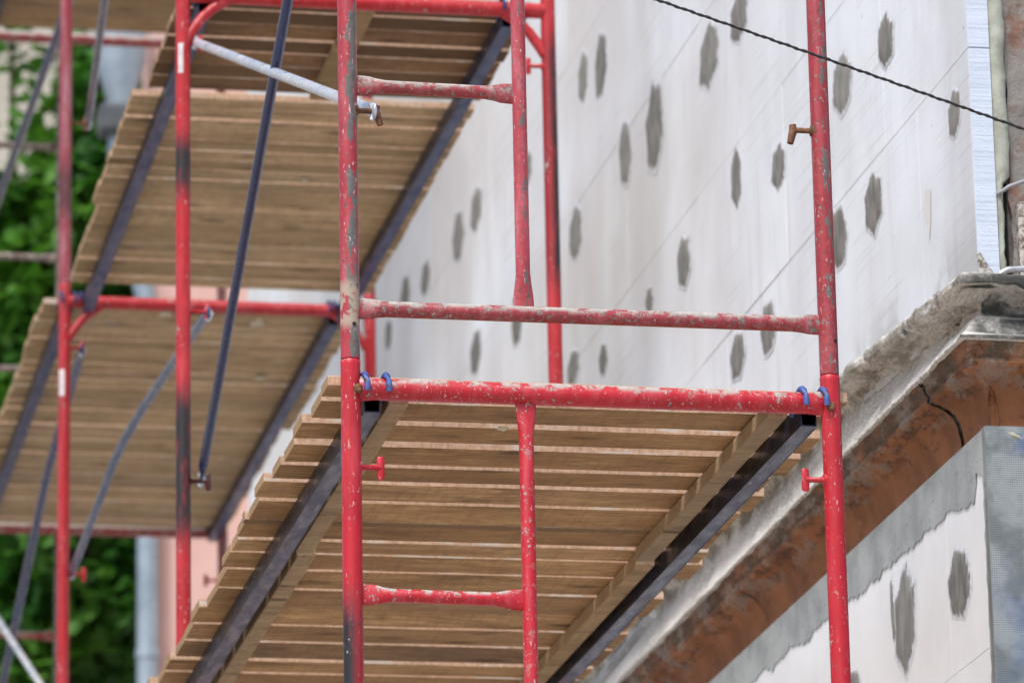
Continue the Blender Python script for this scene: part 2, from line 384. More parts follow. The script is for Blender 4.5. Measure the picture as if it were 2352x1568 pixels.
PINK = plain('pink_facade_paint', (.62, .41, .37), .85, c2=(.55, .35, .31), sc=2, bump=.1)
BEIGE = plain('beige_facade_paint', (.50, .47, .40), .9, c2=(.43, .40, .34), sc=1)
ZINC = plain('weathered_zinc', (.36, .43, .50), .42, c2=(.25, .31, .37), sc=6, metal=.5)
DARKZ = plain('dark_zinc_band', (.05, .06, .07), .5, c2=(.08, .09, .10))
GLASS = plain('dark_window_glass', (.03, .035, .04), .08)
WHITE = plain('white_paint', (.75, .74, .72), .6)
LABEL = plain('worn_white_sticker', (.70, .66, .68), .5, c2=(.5, .47, .49), sc=60)
CABLE = plain('black_cable_sheath', (.012, .012, .014), .45)
GCABLE = plain('grey_cable_sheath', (.30, .31, .33), .45)
k = M('blue_grey_glass_fibre', .6); P = k.pos((1, 1, 1), 'World')
c = k.mix(k.ramp(k.noise(P, 9, 4), .4, .6), (.20, .235, .245), (.40, .45, .47))
k.color(k.mix(k.math('MULTIPLY', k.ramp(k.noise(P, 6, 4), .50, .60), k.ramp(k.world()[0], XW + .02, XW + .09, .2, .6)), c, (.07, .14, .38))); NET = k.m
CREAM = plain('cream_foam_lump', (.55, .52, .38), .8, c2=(.45, .42, .3), sc=30, bump=.5)
PAVE = plain('pale_concrete_paving', (.40, .365, .32), .9, c2=(.32, .29, .255), sc=1.5, bump=.3)
BARK = plain('brown_bark', (.09, .06, .04), .95, c2=(.05, .035, .025), sc=20, bump=1)
k = M('broad_green_leaf', .5, spec=.4)
c = k.mix(k.ramp(k.noise(k.pos((1, 1, 1), 'World'), 2.2, 4), .38, .64), (.018, .10, .009), (.085, .24, .02))
c = k.mix(k.ramp(k.noise(k.pos((1, 1, 1), 'World'), 14, 2), .5, .8, 0, .6), c, (.12, .30, .03))
k.color(c)
tr = k.n('ShaderNodeBsdfTranslucent'); k.l(c, tr.inputs[0]); mx = k.n('ShaderNodeMixShader'); mx.inputs[0].default_value = .35
k.l(k.b.outputs[0], mx.inputs[1]); k.l(tr.outputs[0], mx.inputs[2])
k.l(mx.outputs[0], k.t.nodes['Material Output'].inputs[0]); LEAF = k.m

# ------------------------------------------------------------------ levels and stations
Z0 = .17; Z1 = 4.424; LV = 2.127
ZR = [Z1 - LV, Z1, Z1 + LV, Z1 + 2 * LV]                 # rail heights of the four lifts
ST = [dict(Y=10.117, L=1.650, R=2.695), dict(Y=13.579, L=1.737, R=2.809), dict(Y=16.733, L=1.727, R=2.799), dict(Y=20.019, L=1.668, R=2.723)]
R_ = .0213

# ================================================================== GROUND
b = MB(); b.add([(-60, -40, 0), (60, -40, 0), (60, 100, 0), (-60, 100, 0)], [(0, 1, 2, 3)])
tag(b.build('pavement', PAVE), kind='structure')

# ================================================================== CORNER BUILDING
XW, YC = 3.2, 10.655
YE = 22.62                                               # far end of the insulated wall
bld = empty('corner_building', (XW, YC, 0), 'old corner building with white foam insulation boards, grey mortar dabs and crumbling stone cornice', 'building')
b = MB()
b.box(XW + .085, 9.0, YC + .055, YE - .01, 0, 4.47)
b.build('wall', PLASTER, bld)
b = MB()
# the upper wall's corner is rough: many small quads pushed about
nx, nz = 60, 120
vs = []; fs = []
for j in range(nz + 1):
    for i in range(nx + 1):
        x = XW + .085 + (i / nx) ** 1.7 * 3.0; zz = 4.86 + (j / nz) ** 1.5 * 5.0
        nn = noise.noise(Vector((x * 9, 3, zz * 7))) * .012 + noise.noise(Vector((x * 40, 8, zz * 40))) * .004
        ex = noise.noise(Vector((1, 3, zz * 16))) * .010 + noise.noise(Vector((1, 3, zz * 60))) * .004 if i < 8 else 0
        if i == 0: ex = min(ex + .006, .012)
        vs.append((x + ex, YC + .004 - nn, zz))
for j in range(nz):
    for i in range(nx):
        a = j * (nx + 1) + i; fs.append((a, a + 1, a + nx + 2, a + nx + 1))
b.add(vs, fs, False)
b.build('front_plaster', PLASTER, bld)
b = MB(); b.box(XW + .085, 9, YC + .03, YE - .01, 4.925, 10.6)
b.build('upper_wall', PLASTER, bld)
# stone quoin beside the foam
b = MB(); b.box(XW + .098, XW + .60, YC - .018, YC + .05, 4.87, 5.07, .006)
b.build('stone_block', STONE, bld)
# insulation boards --------------------------------------------------
def board_mesh(y0, y1, z0, z1, mat):
    bb = MB(); bb.box(XW, XW + .05, y0, y1, z0, z1, .0012); return bb.mesh('insulation_board', mat, (XW, y0, z0))
cache = {}
def put_board(y0, y1, z0, z1, mat, dx=0):
    key = (round(y1 - y0, 3), round(z1 - z0, 3), mat.name)
    if key not in cache: cache[key] = board_mesh(y0, y1, z0, z1, mat)
    o = bpy.data.objects.new('insulation_board', cache[key]); COL.objects.link(o)
    o.parent = bld; o.location = (dx, y0 - YC, z0); return o
for r in range(11):
    z0 = 4.944 + r * .5
    off = (0.0, .62, .93, .35, .7)[r % 5]
    # course at 5.44..5.94 has its first upright joint at Y 11.41
    edges = [YC + .0]
    first = (YC + .74 if r == 1 else YC + .45 + (r * .37) % .5)
    y = first
    while y < YE - .2: edges.append(y); y += 1.0
    edges.append(YE)
    for a, c_ in zip(edges, edges[1:]):
        put_board(a + .0003, c_ - .0003, z0 + ((.0007 if r == 1 else .00015) if r else -.085), z0 + (.4993 if r == 0 else .49985), EPS, random.uniform(-.0008, .0008))
TOPL = onX(1948, 1275, XW).z
for r in range(9):
    z1 = TOPL - r * .5; z0 = max(z1 - .5, .06)
    y = YC + .055 + .3 + (r * .41) % .6; edges = [YC + .001]
    while y < YE - .2: edges.append(y); y += 1.0
    edges.append(YE)
    for a, c_ in zip(edges, edges[1:]): put_board(a + .0002, c_ - .0002, z0 + .0002, z1 - .0002, EPS_LOW, random.uniform(-.0004, .0004))
# end of the boards seen at the corner, with pale foam behind
b = MB()
for j in range(11):
    z0 = 4.944 + .5 * j
    b.box(XW + .0005, XW + .0515, YC - .004, YC + .0, z0 + (.002 if j else -.08), z0 + .499, .001)
b.build('foam_board_edge', FOAMBLUE, bld)
b = MB(); n = 160; vs = []; fs = []
for j in range(n + 1):
    zz = 4.87 + j / n * 3.0
    narrow = .012 if zz < 5.13 else 0
    e0 = XW + .0515; e1 = XW + .087 + noise.noise(Vector((5, 1, zz * 11))) * .006 + noise.noise(Vector((5, 1, zz * 47))) * .004 - 1.6 * narrow
    for q, (x, dy) in enumerate(((e0, .004), (e0 + .004, -.010), ((e0 + e1) / 2, -.014 - .006 * noise.noise(Vector((2, 7, zz * 25)))), (e1 - .003, -.010), (e1, .006))):
        vs.append((x, YC + dy + noise.noise(Vector((x * 30, 1, zz * 30))) * .002, zz))
for j in range(n):
    for q in range(4): a = j * 5 + q; fs.append((a, a + 1, a + 6, a + 5))
b.add(vs, fs, True); b.build('mounting_foam', FOAMGREEN, bld)
b = MB()   # triangular mortar fillet at the foot of the foam edge
p = [(XW - .002, 4.87), (XW + .052, 4.87), (XW + .036, 4.893), (XW + .02, 4.915), (XW + .004, 4.945), (XW - .002, 4.94)]
b.add([(x, YC - .012, z) for x, z in p] + [(x, YC - .003, z) for x, z in p], [tuple(range(6))] + [(i, i + 6, (i + 1) % 6 + 6, (i + 1) % 6) for i in range(6)])
b.build('mortar_fillet', STONE, bld)

# mortar dabs over the dowels ----------------------------------------
def dab(px, py, wpx, hpx, Xp=XW, lean=0.0, label=None):
    c0 = onX(px, py, Xp)
    rz = hpx / 2 / (FPX / c0.y * 1.03)
    ry = wpx / 2 / (Xp * FPX / c0.y ** 2 * .98)
    rz = math.sqrt(max(rz * rz - (ry * .27) ** 2, (rz * .6) ** 2))
    N = 64; ph = random.uniform(0, 6); sd = random.uniform(0, 99)
    ring = []
    for i in range(N):
        a = 2 * math.pi * i / N
        hexa = 1 / max(abs(math.cos(((a + ph) % (math.pi / 3)) - math.pi / 6)), .86) * .93
        r = hexa * (1 + .09 * noise.noise(Vector((math.cos(a) * 2 + sd, math.sin(a) * 2, sd))) + .06 * noise.noise(Vector((math.cos(a) * 9 + sd, math.sin(a) * 9, sd))) + .015 * random.uniform(-1, 1))
        ring.append((math.cos(a) * ry * r + lean * math.sin(a) * rz, math.sin(a) * rz * r * (1.06 if math.sin(a) > 0 else 1)))
    vs = []
    for s_, dx in ((1.16, -.0007), (.98, -.0016), (.90, -.0030), (.55, -.0040), (.2, -.0030)):
        vs += [(Xp + dx, c0.y + u * s_, c0.z + v * s_) for u, v in ring]
    vs.append((Xp - .0022, c0.y, c0.z))
    fs = []
    for l_ in range(4):
        for i in range(N): a, b2 = l_ * N + i, l_ * N + (i + 1) % N; fs.append((a, b2, b2 + N, a + N))
    for i in range(N): fs.append((4 * N + i, 4 * N + (i + 1) % N, 5 * N))
    bb = MB(); bb.add(vs, fs, True)
    o = bb.build('mortar_patch', DAB, bld, org=c0)
    at_ = o.data.attributes.new('rim', 'FLOAT', 'POINT')
    at_.data.foreach_set('value', [1.0] * N + [.45] * N + [.12] * N + [0.0] * (2 * N + 1))
    return o
for a in [(1381, 153, 30, 165), (1340, 180, 24, 130), (1437, 353, 30, 170), (1504, 292, 42, 225), (1629, 130, 50, 165), (1698, 40, 44, 130),
          (1323, 538, 32, 135), (1188, 735, 26, 130), (1571, 602, 32, 135), (1692, 410, 26, 155), (1789, 385, 34, 115), (1935, 195, 48, 155),
          (2035, 95, 40, 140), (2193, 262, 32, 120), (2007, 470, 44, 155), (1928, 547, 40, 160), (1492, 690, 17, 65), (1765, 755, 36, 135),
          (1695, 820, 36, 120), (1386, 825, 20, 80), (1317, 845, 28, 90), (1093, 810, 26, 110), (1094, 480, 28, 110), (1053, 545, 28, 130),
          (978, 640, 22, 90), (931, 680, 22, 100), (1213, 385, 18, 80), (893, 770, 16, 80)]:
    dab(*a, lean=random.uniform(-.12, .12))
dab(2080, 1425, 52, 250, XW, -.10); dab(2052, 1400, 9, 165, XW, .05); dab(2205, 1340, 56, 178, XW, .08); dab(1962, 1580, 34, 90, XW)
b = MB(); c0 = onX(2136, 495, XW)                        # a pale yellow scrap of old tape under the joint
b.add([(XW - .0015, c0.y + u, c0.z + v) for u, v in ((-.02, .06), (.03, .075), (.05, .03), (.01, -.06), (-.01, -.02))], [(0, 1, 2, 3, 4)])
b.build('foam_scrap', plain('old_glue_stain', (.66, .66, .63), .8, c2=(.70, .71, .70), sc=30), bld)

# grey base coat along the top of the lower insulation, ragged below ----
def z6(x, y): return ((1700 + x * .553) / 1.0884, (840 + y * .553) / 1.0884)
rag = [(1345, 668), (1335, 740), (1312, 762), (1285, 782), (1250, 790), (1222, 782), (1190, 835), (1150, 862), (1110, 880), (1090, 915), (1060, 952), (1020, 975), (990, 1000),
       (950, 1042), (920, 1060), (900, 1098), (868, 1110), (840, 1150), (805, 1175), (770, 1185), (730, 1215), (700, 1255), (650, 1290), (610, 1330), (585, 1375), (560, 1392), (500, 1402),
       (470, 1450), (440, 1468), (425, 1500), (380, 1502), (350, 1545), (300, 1590), (230, 1660), (120, 1740), (-50, 1900), (-300, 2110), (-600, 2350)]
P2 = []
for x, y in rag:
    p = onX(*z6(x, y), XW); P2.append((p.y, p.z))
dense = []
for (a, c_) in zip(P2, P2[1:]):
    m_ = max(2, int(abs(c_[0] - a[0]) / .012))
    m_ = min(m_, 12)
    for i in range(m_):
        t = i / m_; y = a[0] + (c_[0] - a[0]) * t; z = a[1] + (c_[1] - a[1]) * t + noise.noise(Vector((y * 60, 4, a[1] * 9))) * .012
        dense.append((y, z))
b = MB(); vs = []; fs = []
ZT = TOPL + .002
for y, z in dense:
    zt = ZT
    vs += [(XW - .0035, y, zt), (XW - .0035, y, z), (XW + .0005, y, z - .001)]
for i in range(len(dense) - 1):
    a = i * 3; fs += [(a, a + 3, a + 4, a + 1), (a + 1, a + 4, a + 5, a + 2)]
b.add(vs, fs)
n = 110; vs = []; fs = []                                # upright strip by the corner bead
for j in range(n + 1):
    z = ZT - j / n * 1.9
    top = P2[0]
    wv = .030 + noise.noise(Vector((2, 2, z * 30))) * .008 + noise.noise(Vector((2, 2, z * 90))) * .004
    ye = YC + wv
    if z > top[1] + .02: ye = dense[0][0]
    vs += [(XW - .0037, YC - .004, z), (XW - .0037, ye, z), (XW, ye + .001, z)]
for j in range(n): a = j * 3; fs += [(a, a + 1, a + 4, a + 3), (a + 1, a + 2, a + 5, a + 4)]
b.add(vs, fs)
b.box(XW + .001, XW + .055, YC - .003, 16, ZT - .001, ZT + .002)
b.build('base_coat', COAT, bld)
# front: base coat with the reinforcing net showing
b = MB(); nx, nz = 44, 90; vs = []; fs = []
for j in range(nz + 1):
    for i in range(nx + 1):
        x = XW - .0037 + i / nx * .9; z = ZT - j / nz * 1.9
        vs.append((x, YC - .004 - .003 * (noise.noise(Vector((x * 14, 2, z * 9))) + .4 * noise.noise(Vector((x * 50, 2, z * 50)))) * (i > 0), z))
for j in range(nz):
    for i in range(nx): a = j * (nx + 1) + i; fs.append((a, a + 1, a + nx + 2, a + nx + 1))
b.add(vs, fs, True); b.build('front_base_coat', COATF, bld)
b = MB()
sp = .0052
for i in range(120):
    x = XW + .0015 + i * sp; b.box(x - .0008, x + .0008, YC - .0066, YC - .0056, ZT - 1.2, ZT + .004)
for j in range(232):
    z = ZT - j * sp; b.box(XW - .004, XW + .62, YC - .0068, YC - .0058, z - .0011, z + .0011)
tag(b.build('reinforcing_net', NET, bld), kind='stuff')
b = MB()                                                 # net turned round the corner bead
for j in range(232):
    z = ZT - j * sp; b.box(XW - .0052, XW - .0040, YC - .004, YC + .018 + .006 * noise.noise(Vector((0, 0, z * 40))), z - .0009, z + .0009)
tag(b.build('corner_bead', COAT, bld), kind='stuff')
bm = bmesh.new(); bmesh.ops.create_icosphere(bm, subdivisions=3, radius=.028)
q = onY(2338, 1002, YC)
for v in bm.verts: v.co = Vector((q.x + v.co.x * 1.1, q.y + .02 + v.co.y, q.z + v.co.z * .6)) + v.co * noise.noise(v.co * 60) * .4
b = MB(); b.bm(bm, True); b.build('foam_lump', CREAM, bld)

# cornice: one swept profile with the corner mitred ---------------------
def sweep(prof, path_pts, outs, disp, flip=False):
    vs = []; fs = []; n = len(prof)
    for i, (p, o) in enumerate(zip(path_pts, outs)):
        for j, (u, z) in enumerate(prof):
            q = Vector((p[0], p[1], 0)) + Vector((o[0], o[1], 0)) * u; q.z = z
            vs.append(disp(q, Vector((o[0], o[1], 0)).normalized(), i, j))
    for i in range(len(path_pts) - 1):
        for j in range(n - 1):
            a = i * n + j; fs.append((a, a + 1, a + n + 1, a + n))
    return vs, fs
def steps(a, b_, s): k_ = max(1, int(round(abs(b_ - a) / s))); return [a + (b_ - a) * i / k_ for i in range(k_)]
side = steps(YE, 16, .08) + steps(16, 12.5, .03) + steps(12.5, YC, .011)
front = steps(XW, XW + 1.0, .011)[1:] + steps(XW + 1.0, 9.0, .1)
path = [(XW, y) for y in side] + [(XW, YC)] + [(x, YC) for x in front]
outs = [(-1, 0)] * len(side) + [(-1, -1)] + [(0, -1)] * len(front)
def smooth_prof(pts, per=5):
    out = []
    for a, c_ in zip(pts, pts[1:]):
        for i in range(per): out.append((a[0] + (c_[0] - a[0]) * i / per, a[1] + (c_[1] - a[1]) * i / per))
    return out + [pts[-1]]
ZD = onX(1935, 1046, XW - .07).z
prof = [(-.05, 4.945), (.03, 4.943), (.070, 4.940), (.078, 4.928), (.076, 4.914), (.064, 4.906), (.022, 4.903), (.004, 4.882), (.010, 4.850), (.017, 4.815), (.028, 4.785), (.040, 4.758), (.055, 4.738), (.069, ZD + .006), (.070, ZD), (.062, ZD - .003), (.046, ZD - .002)]
prof = smooth_prof(prof, 4)
def LIPDROP(d_):
    return .064 * max(0, 1 - max(0, d_) / 1.15)
def cdisp(q, o, i, j):
    d_ = abs(q.y - YC) if abs(q.x - XW) < .1 else -abs(q.x - XW)      # along the side wall +, along the front -
    near = max(0, 1 - max(0, d_) / 1.3) if d_ >= 0 else 1
    n1 = noise.noise(q * 11); n2 = noise.noise(q * 37); n3 = noise.noise(q * 120)
    r = q.copy()
    amt = .005 + (.009 if q.z > 4.87 else .002) * near
    r += o * (n1 * amt + n2 * .003 + n3 * .0012)
    r.z += noise.noise(q * 13 + Vector((7, 7, 7))) * (.004 + .005 * near) * (1 if q.z > 4.86 else .3)
    if q.z > 4.875:                                        # broken lip
        brk = noise.noise(Vector((q.x * 9, q.y * 9, 3.3))) + .4 * noise.noise(Vector((q.x * 40, q.y * 40, 1)))
        if near > .2: r -= o * max(0, brk + .05) * .085 * near; r.z += brk * .022 * near
    r.z -= LIPDROP(d_) * min(1, max(0, (q.z - 4.76) / .15)) - (.008 * near * noise.noise(q * 24) if q.z > 4.89 else 0)
    if 4.80 < q.z < 4.905: r -= o * .030 * near * math.sin((q.z - 4.80) / .105 * math.pi) * (.6 + .8 * max(0, noise.noise(q * 6)))
    # upright cracks in the moulding
    for cy in (10.95, 11.2, 11.62, 12.4, 13.3):
        dd = q.y - cy - .02 * noise.noise(Vector((cy, 0, q.z * 12)))
        if d_ > 0 and abs(dd) < .006: r -= o * .006
    return r
vs, fs = sweep(prof, path, outs, cdisp)
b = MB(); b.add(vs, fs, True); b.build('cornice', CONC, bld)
# brown lower moulding in separate blocks
sp_ = [(.060, ZD + .006), (.059, ZD - .010), (.053, ZD - .014), (.050, ZD - .030), (.043, ZD - .036), (.045, ZD - .048), (.036, ZD - .056), (.020, ZD - .060), (.000, ZD - .069), (-.018, ZD - .083), (-.030, ZD - .105), (-.036, ZD - .14), (-.038, ZD - .24)]
sp_ = smooth_prof(sp_, 3)
def bdisp(q, o, i, j):
    return q + o * (noise.noise(q * 9) * .005 + noise.noise(q * 33) * .0028 * (2.2 if q.z > ZD - .06 else 1) + noise.noise(q * 90) * .001)
cuts = [YC + .0, 10.965, 12.9, 15.4, 16.6, 17.8, 19, 20.2, 21.4, YE]
for a, c_ in zip(cuts, cuts[1:]):
    ys = [a + (.006 if a > YC else 0) + (c_ - a - .012) * i / max(4, int((c_ - a) / .02)) for i in range(max(4, int((c_ - a) / .02)) + 1)]
    pth = [(XW, y) for y in reversed(ys)]; ou = [(-1, 0)] * len(pth)
    if a == YC: ou[-1] = (-1, -1); pth[-1] = (XW, YC)
    off_ = random.uniform(-.003, .003)
    vs, fs = sweep([(u + (off_ if a > YC else 0), z) for u, z in sp_], pth, ou, bdisp)
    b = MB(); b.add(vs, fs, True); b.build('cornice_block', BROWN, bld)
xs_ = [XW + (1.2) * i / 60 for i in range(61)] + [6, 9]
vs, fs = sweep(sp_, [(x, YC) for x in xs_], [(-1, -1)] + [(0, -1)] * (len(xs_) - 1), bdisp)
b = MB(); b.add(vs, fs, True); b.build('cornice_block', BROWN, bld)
vs, fs = sweep([(u - .012, z + .004) for u, z in sp_], [(XW, YE), (XW, 13), (XW, YC), (9, YC)], [(-1, 0), (-1, 0), (-1, -1), (0, -1)], lambda q, o, i, j: q)
b = MB(); b.add(vs, fs, True); b.build('joint_mortar', STONE, bld)
b = MB(); b.box(XW + .088, 9, YC + .09, YE, TOPL + .02, 4.93); b.build('cornice_core', STONE, bld)
# weeds and moss rooted in the cornice
random.seed(5)
def clump(bb, c0, r, n, size, squash=.6):
    for _ in range(n):
        d_ = Vector((random.gauss(0, 1), random.gauss(0, 1), random.gauss(0, 1))).normalized() * r * random.random() ** .4
        p = Vector(c0) + Vector((d_.x * .5, d_.y, d_.z * squash))
        u = Vector((random.uniform(-1, 1), random.uniform(-1, 1), random.uniform(-1, 1))).normalized(); v = u.orthogonal().normalized()
        s_ = size * random.uniform(.5, 1.3)
        bb.add([p, p + u * s_ * .5 + v * s_ * .28, p + u * s_, p + u * s_ * .5 - v * s_ * .28], [(0, 1, 2, 3)])
b = MB()
for q_ in range(26):
    t_ = random.random(); px, py = 1876 - 190 * t_ + random.uniform(-8, 8), 925 + 255 * t_ + random.uniform(-25, 10)
    clump(b, onX(px, py, XW - .060), random.uniform(.006, .024), 170, .005, 1.0)
MOSSM = plain('dark_moss', (.03, .034, .018), .95, c2=(.06, .085, .022), sc=30)
tag(b.build('moss', MOSSM), 'dark green moss and tiny weeds rooted on the stone cornice behind the right post', 'moss', kind='stuff')

# ================================================================== PINK WING, BEIGE HOUSE
YP = 24.0
px0 = 2.905; 
wing = empty('pink_building', (px0, YP, 0), 'pink painted building wing with grey rainwater pipe beyond the white insulated wall', 'building')
b = MB(); b.box(px0, 9.0, YP, YP + .35, 0, 11.5); b.box(3.0, 3.05, YP - .012, YP + .01, 0, 11.5); b.build('wall', PINK, wing)
b = MB()                                                 # white reveal between the wing and the insulated wall
b.box(3.4, 3.9, YE + .002, YP - .002, 0, 11); b.build('return_wall', WHITE, wing)
b = MB()
b.tube([(2.884, YP - .07, .1), (2.884, YP - .07, 8.55), (2.872, YP - .07, 8.72), (2.75, YP - .07, 9.3), (2.735, YP - .07, 9.45), (2.735, YP - .07, 9.62)], .054, 20)
for z in (6.9, 7.75, 5.2, 8.5, 9.38): 
    b.tube([(2.884 if z < 9 else 2.735, YP - .07, z - .02), (2.884 if z < 9 else 2.735, YP - .07, z + .02)], .061, 20)
pipe_ = b.build('rainwater_pipe', ZINC, wing)
b = MB(); b.box(2.63, 2.86, YP - .18, YP, 9.55, 9.70, .02); b.build('pipe_band', DARKZ, pipe_)
b = MB(); b.tube([(2.74, YP - .09, 9.70), (2.74, YP - .09, 9.95), (2.74, YP - .09, 10.2)], [(.06, .06), (.13, .10), (.14, .11)], 16); b.build('hopper_head', ZINC, pipe_)
house = empty('beige_building', (-3, 36, 0), 'plain beige house behind the tree at the far left', 'building')
b = MB(); b.box(-8, 9, 36, 44, 0, 20); b.build('wall', BEIGE, house)
for x in (-5.5, -3.2, -.9):
    for z in (2, 5, 8, 11):
        b = MB(); b.box(x, x + 1.1, 35.97, 36.02, z, z + 1.6); wn = b.build('window', GLASS, house)
        b = MB()
        for a in ((x - .06, x, z - .06, z + 1.66), (x + 1.1, x + 1.16, z - .06, z + 1.66), (x, x + 1.1, z - .06, z), (x, x + 1.1, z + 1.6, z + 1.66), (x + .52, x + .58, z, z + 1.6)):
            b.box(a[0], a[1], 35.94, 36.01, a[2], a[3])
        b.build('window_frame', WHITE, wn)

# ================================================================== TREES
def leaf(bb, p, u, v, s_):
    w_ = s_ * .33; n_ = u.cross(v) * s_ * .08
    pts = [p, p + u * s_ * .3 + v * w_ + n_, p + u * s_ * .7 + v * w_ * .8 + n_, p + u * s_, p + u * s_ * .7 - v * w_ * .8 + n_, p + u * s_ * .3 - v * w_ + n_]
    bb.add(pts, [(0, 1, 2, 3), (0, 3, 4, 5)])
def tree(base, h, blobs, n, size, label, sd):
    random.seed(sd)
    t = empty('leafy_tree', base, label, 'tree', 'broad-leaved trees behind the scaffold')
    tr_ = MB(); B0 = Vector(base); mid = B0 + Vector((.1, .1, h))
    tr_.tube([B0, B0 + Vector((.04, .02, h * .5)), mid], [(.17, .17), (.13, .13), (.09, .09)], 12)
    tk = tr_.build('trunk', BARK, t)
    cr = MB()
    for (bx, by, bz, r) in blobs:
        c0 = Vector((bx, by, bz))
        lm = MB(); lm.tube([mid - Vector((0, 0, .4)), (mid + c0) / 2 + Vector((.1, 0, .2)), c0], [(.06, .06), (.04, .04), (.012, .012)], 8)
        lm.build('limb', BARK, tk)
        cl = [c0 + Vector((random.gauss(0, .45), random.gauss(0, .45), random.gauss(0, .45))) * r for _ in range(int(26 * r * r) + 10)]
        for _ in range(int(n * r * r)):
            c1 = random.choice(cl); p = c1 + Vector((random.gauss(0, .11), random.gauss(0, .13), random.gauss(0, .10)))
            u = Vector((random.uniform(-1, 1), random.uniform(-1, 1), random.uniform(-1.4, .3))).normalized()
            v = u.cross(Vector((random.uniform(-.5, .5), random.uniform(-.5, .5), 1))).normalized()
            leaf(cr, p, u, v, size * random.uniform(.6, 1.25))
    cr.build('crown', LEAF, t)
def at_px(l_): return [tuple(onY(x, y, Y)) + (r,) for x, y, Y, r in l_]
tree((2.3, 26.6, 0), 5.5, at_px([(60, 1430, 26.2, .42), (250, 1400, 26.4, .42), (150, 1300, 26.8, .45), (60, 1000, 26.4, .5), (-60, 1200, 26.3, .5), (60, 720, 26.2, .38), (-80, 800, 26.6, .5), (235, 470, 25.6, .24), (130, 560, 26.2, .28),
      (270, 360, 25.8, .20), (235, 210, 26.0, .17), (290, 60, 26.4, .16), (25, 75, 26.6, .10), (120, 330, 26.2, .12), (290, 580, 25.8, .25), (180, 250, 26.3, .16), (160, 430, 26.1, .2), (40, 470, 26.3, .2), (215, 120, 26.6, .16), (30, 620, 26.3, .3), (-20, 560, 26.5, .3), (250, 1100, 27, .5), (250, 800, 27, .5)]),
     5200, .15, 'broad-leaved tree with bright green crown between the scaffold and the beige house', 3)
tree((2.9, 31.0, 0), 6, at_px([(0, 1300, 30, .8), (250, 1300, 30.4, .8), (100, 950, 30, .8), (300, 900, 30.6, .8), (40, 640, 30.3, .45), (240, 560, 30.2, .4), (280, 330, 30.4, .26), (120, 1600, 30, .9)]), 2600, .16, 'darker leafy tree farther back, filling the gaps low at the left', 8)

# ================================================================== SCAFFOLD FRAMES
def flat_tube(bb, p0, p1, r, wide, ref, n=18, fl=.07):
    """tube squeezed flat at both ends: `wide` axis = ref"""
    p0, p1 = Vector(p0), Vector(p1); L = (p1 - p0).length; t = (p1 - p0) / L
    ds = [0, .006, fl * .45, fl * .7, fl, L / 2, L - fl, L - fl * .7, L - fl * .45, L - .006, L]
    f = [1, 1, .85, .35, 0, 0, 0, .35, .85, 1, 1]
    bb.tube([p0 + t * d_ for d_ in ds], [(r * (1 + (wide - 1) * q), r * (1 - .62 * q)) for q in f], n, True, ref)
def lock_pin(fr, x, Y, z, s_, mat, long=.075, style='T'):
    """short bar with a hinged tongue; s_: direction along X"""
    b = MB(); b.tube([(x + s_ * .015, Y, z), (x + s_ * .022, Y, z), (x + s_ * .024, Y, z), (x + s_ * long, Y, z)], [(.016, .016), (.012, .012), (.0062, .0062), (.0062, .0062)], 12)
    o = b.build('lock_pin', mat, fr)
    b = MB(); xx = x + s_ * long
    if style == 'T': b.tube([(xx, Y, z - .026), (xx, Y, z - .02), (xx, Y, z), (xx, Y, z + .02), (xx, Y, z + .024)], [(.006, .002), (.0085, .0035), (.0085, .0035), (.0085, .0035), (.006, .002)], 10, True, (1, 0, 0))
    else: b.tube([(xx, Y, z + .012), (xx - s_ * .001, Y, z), (xx + s_ * .008, Y - .004, z - .032)], [(.008, .008), (.0095, .009), (.007, .006)], 10)
    b.build('pin_tongue', mat, o)
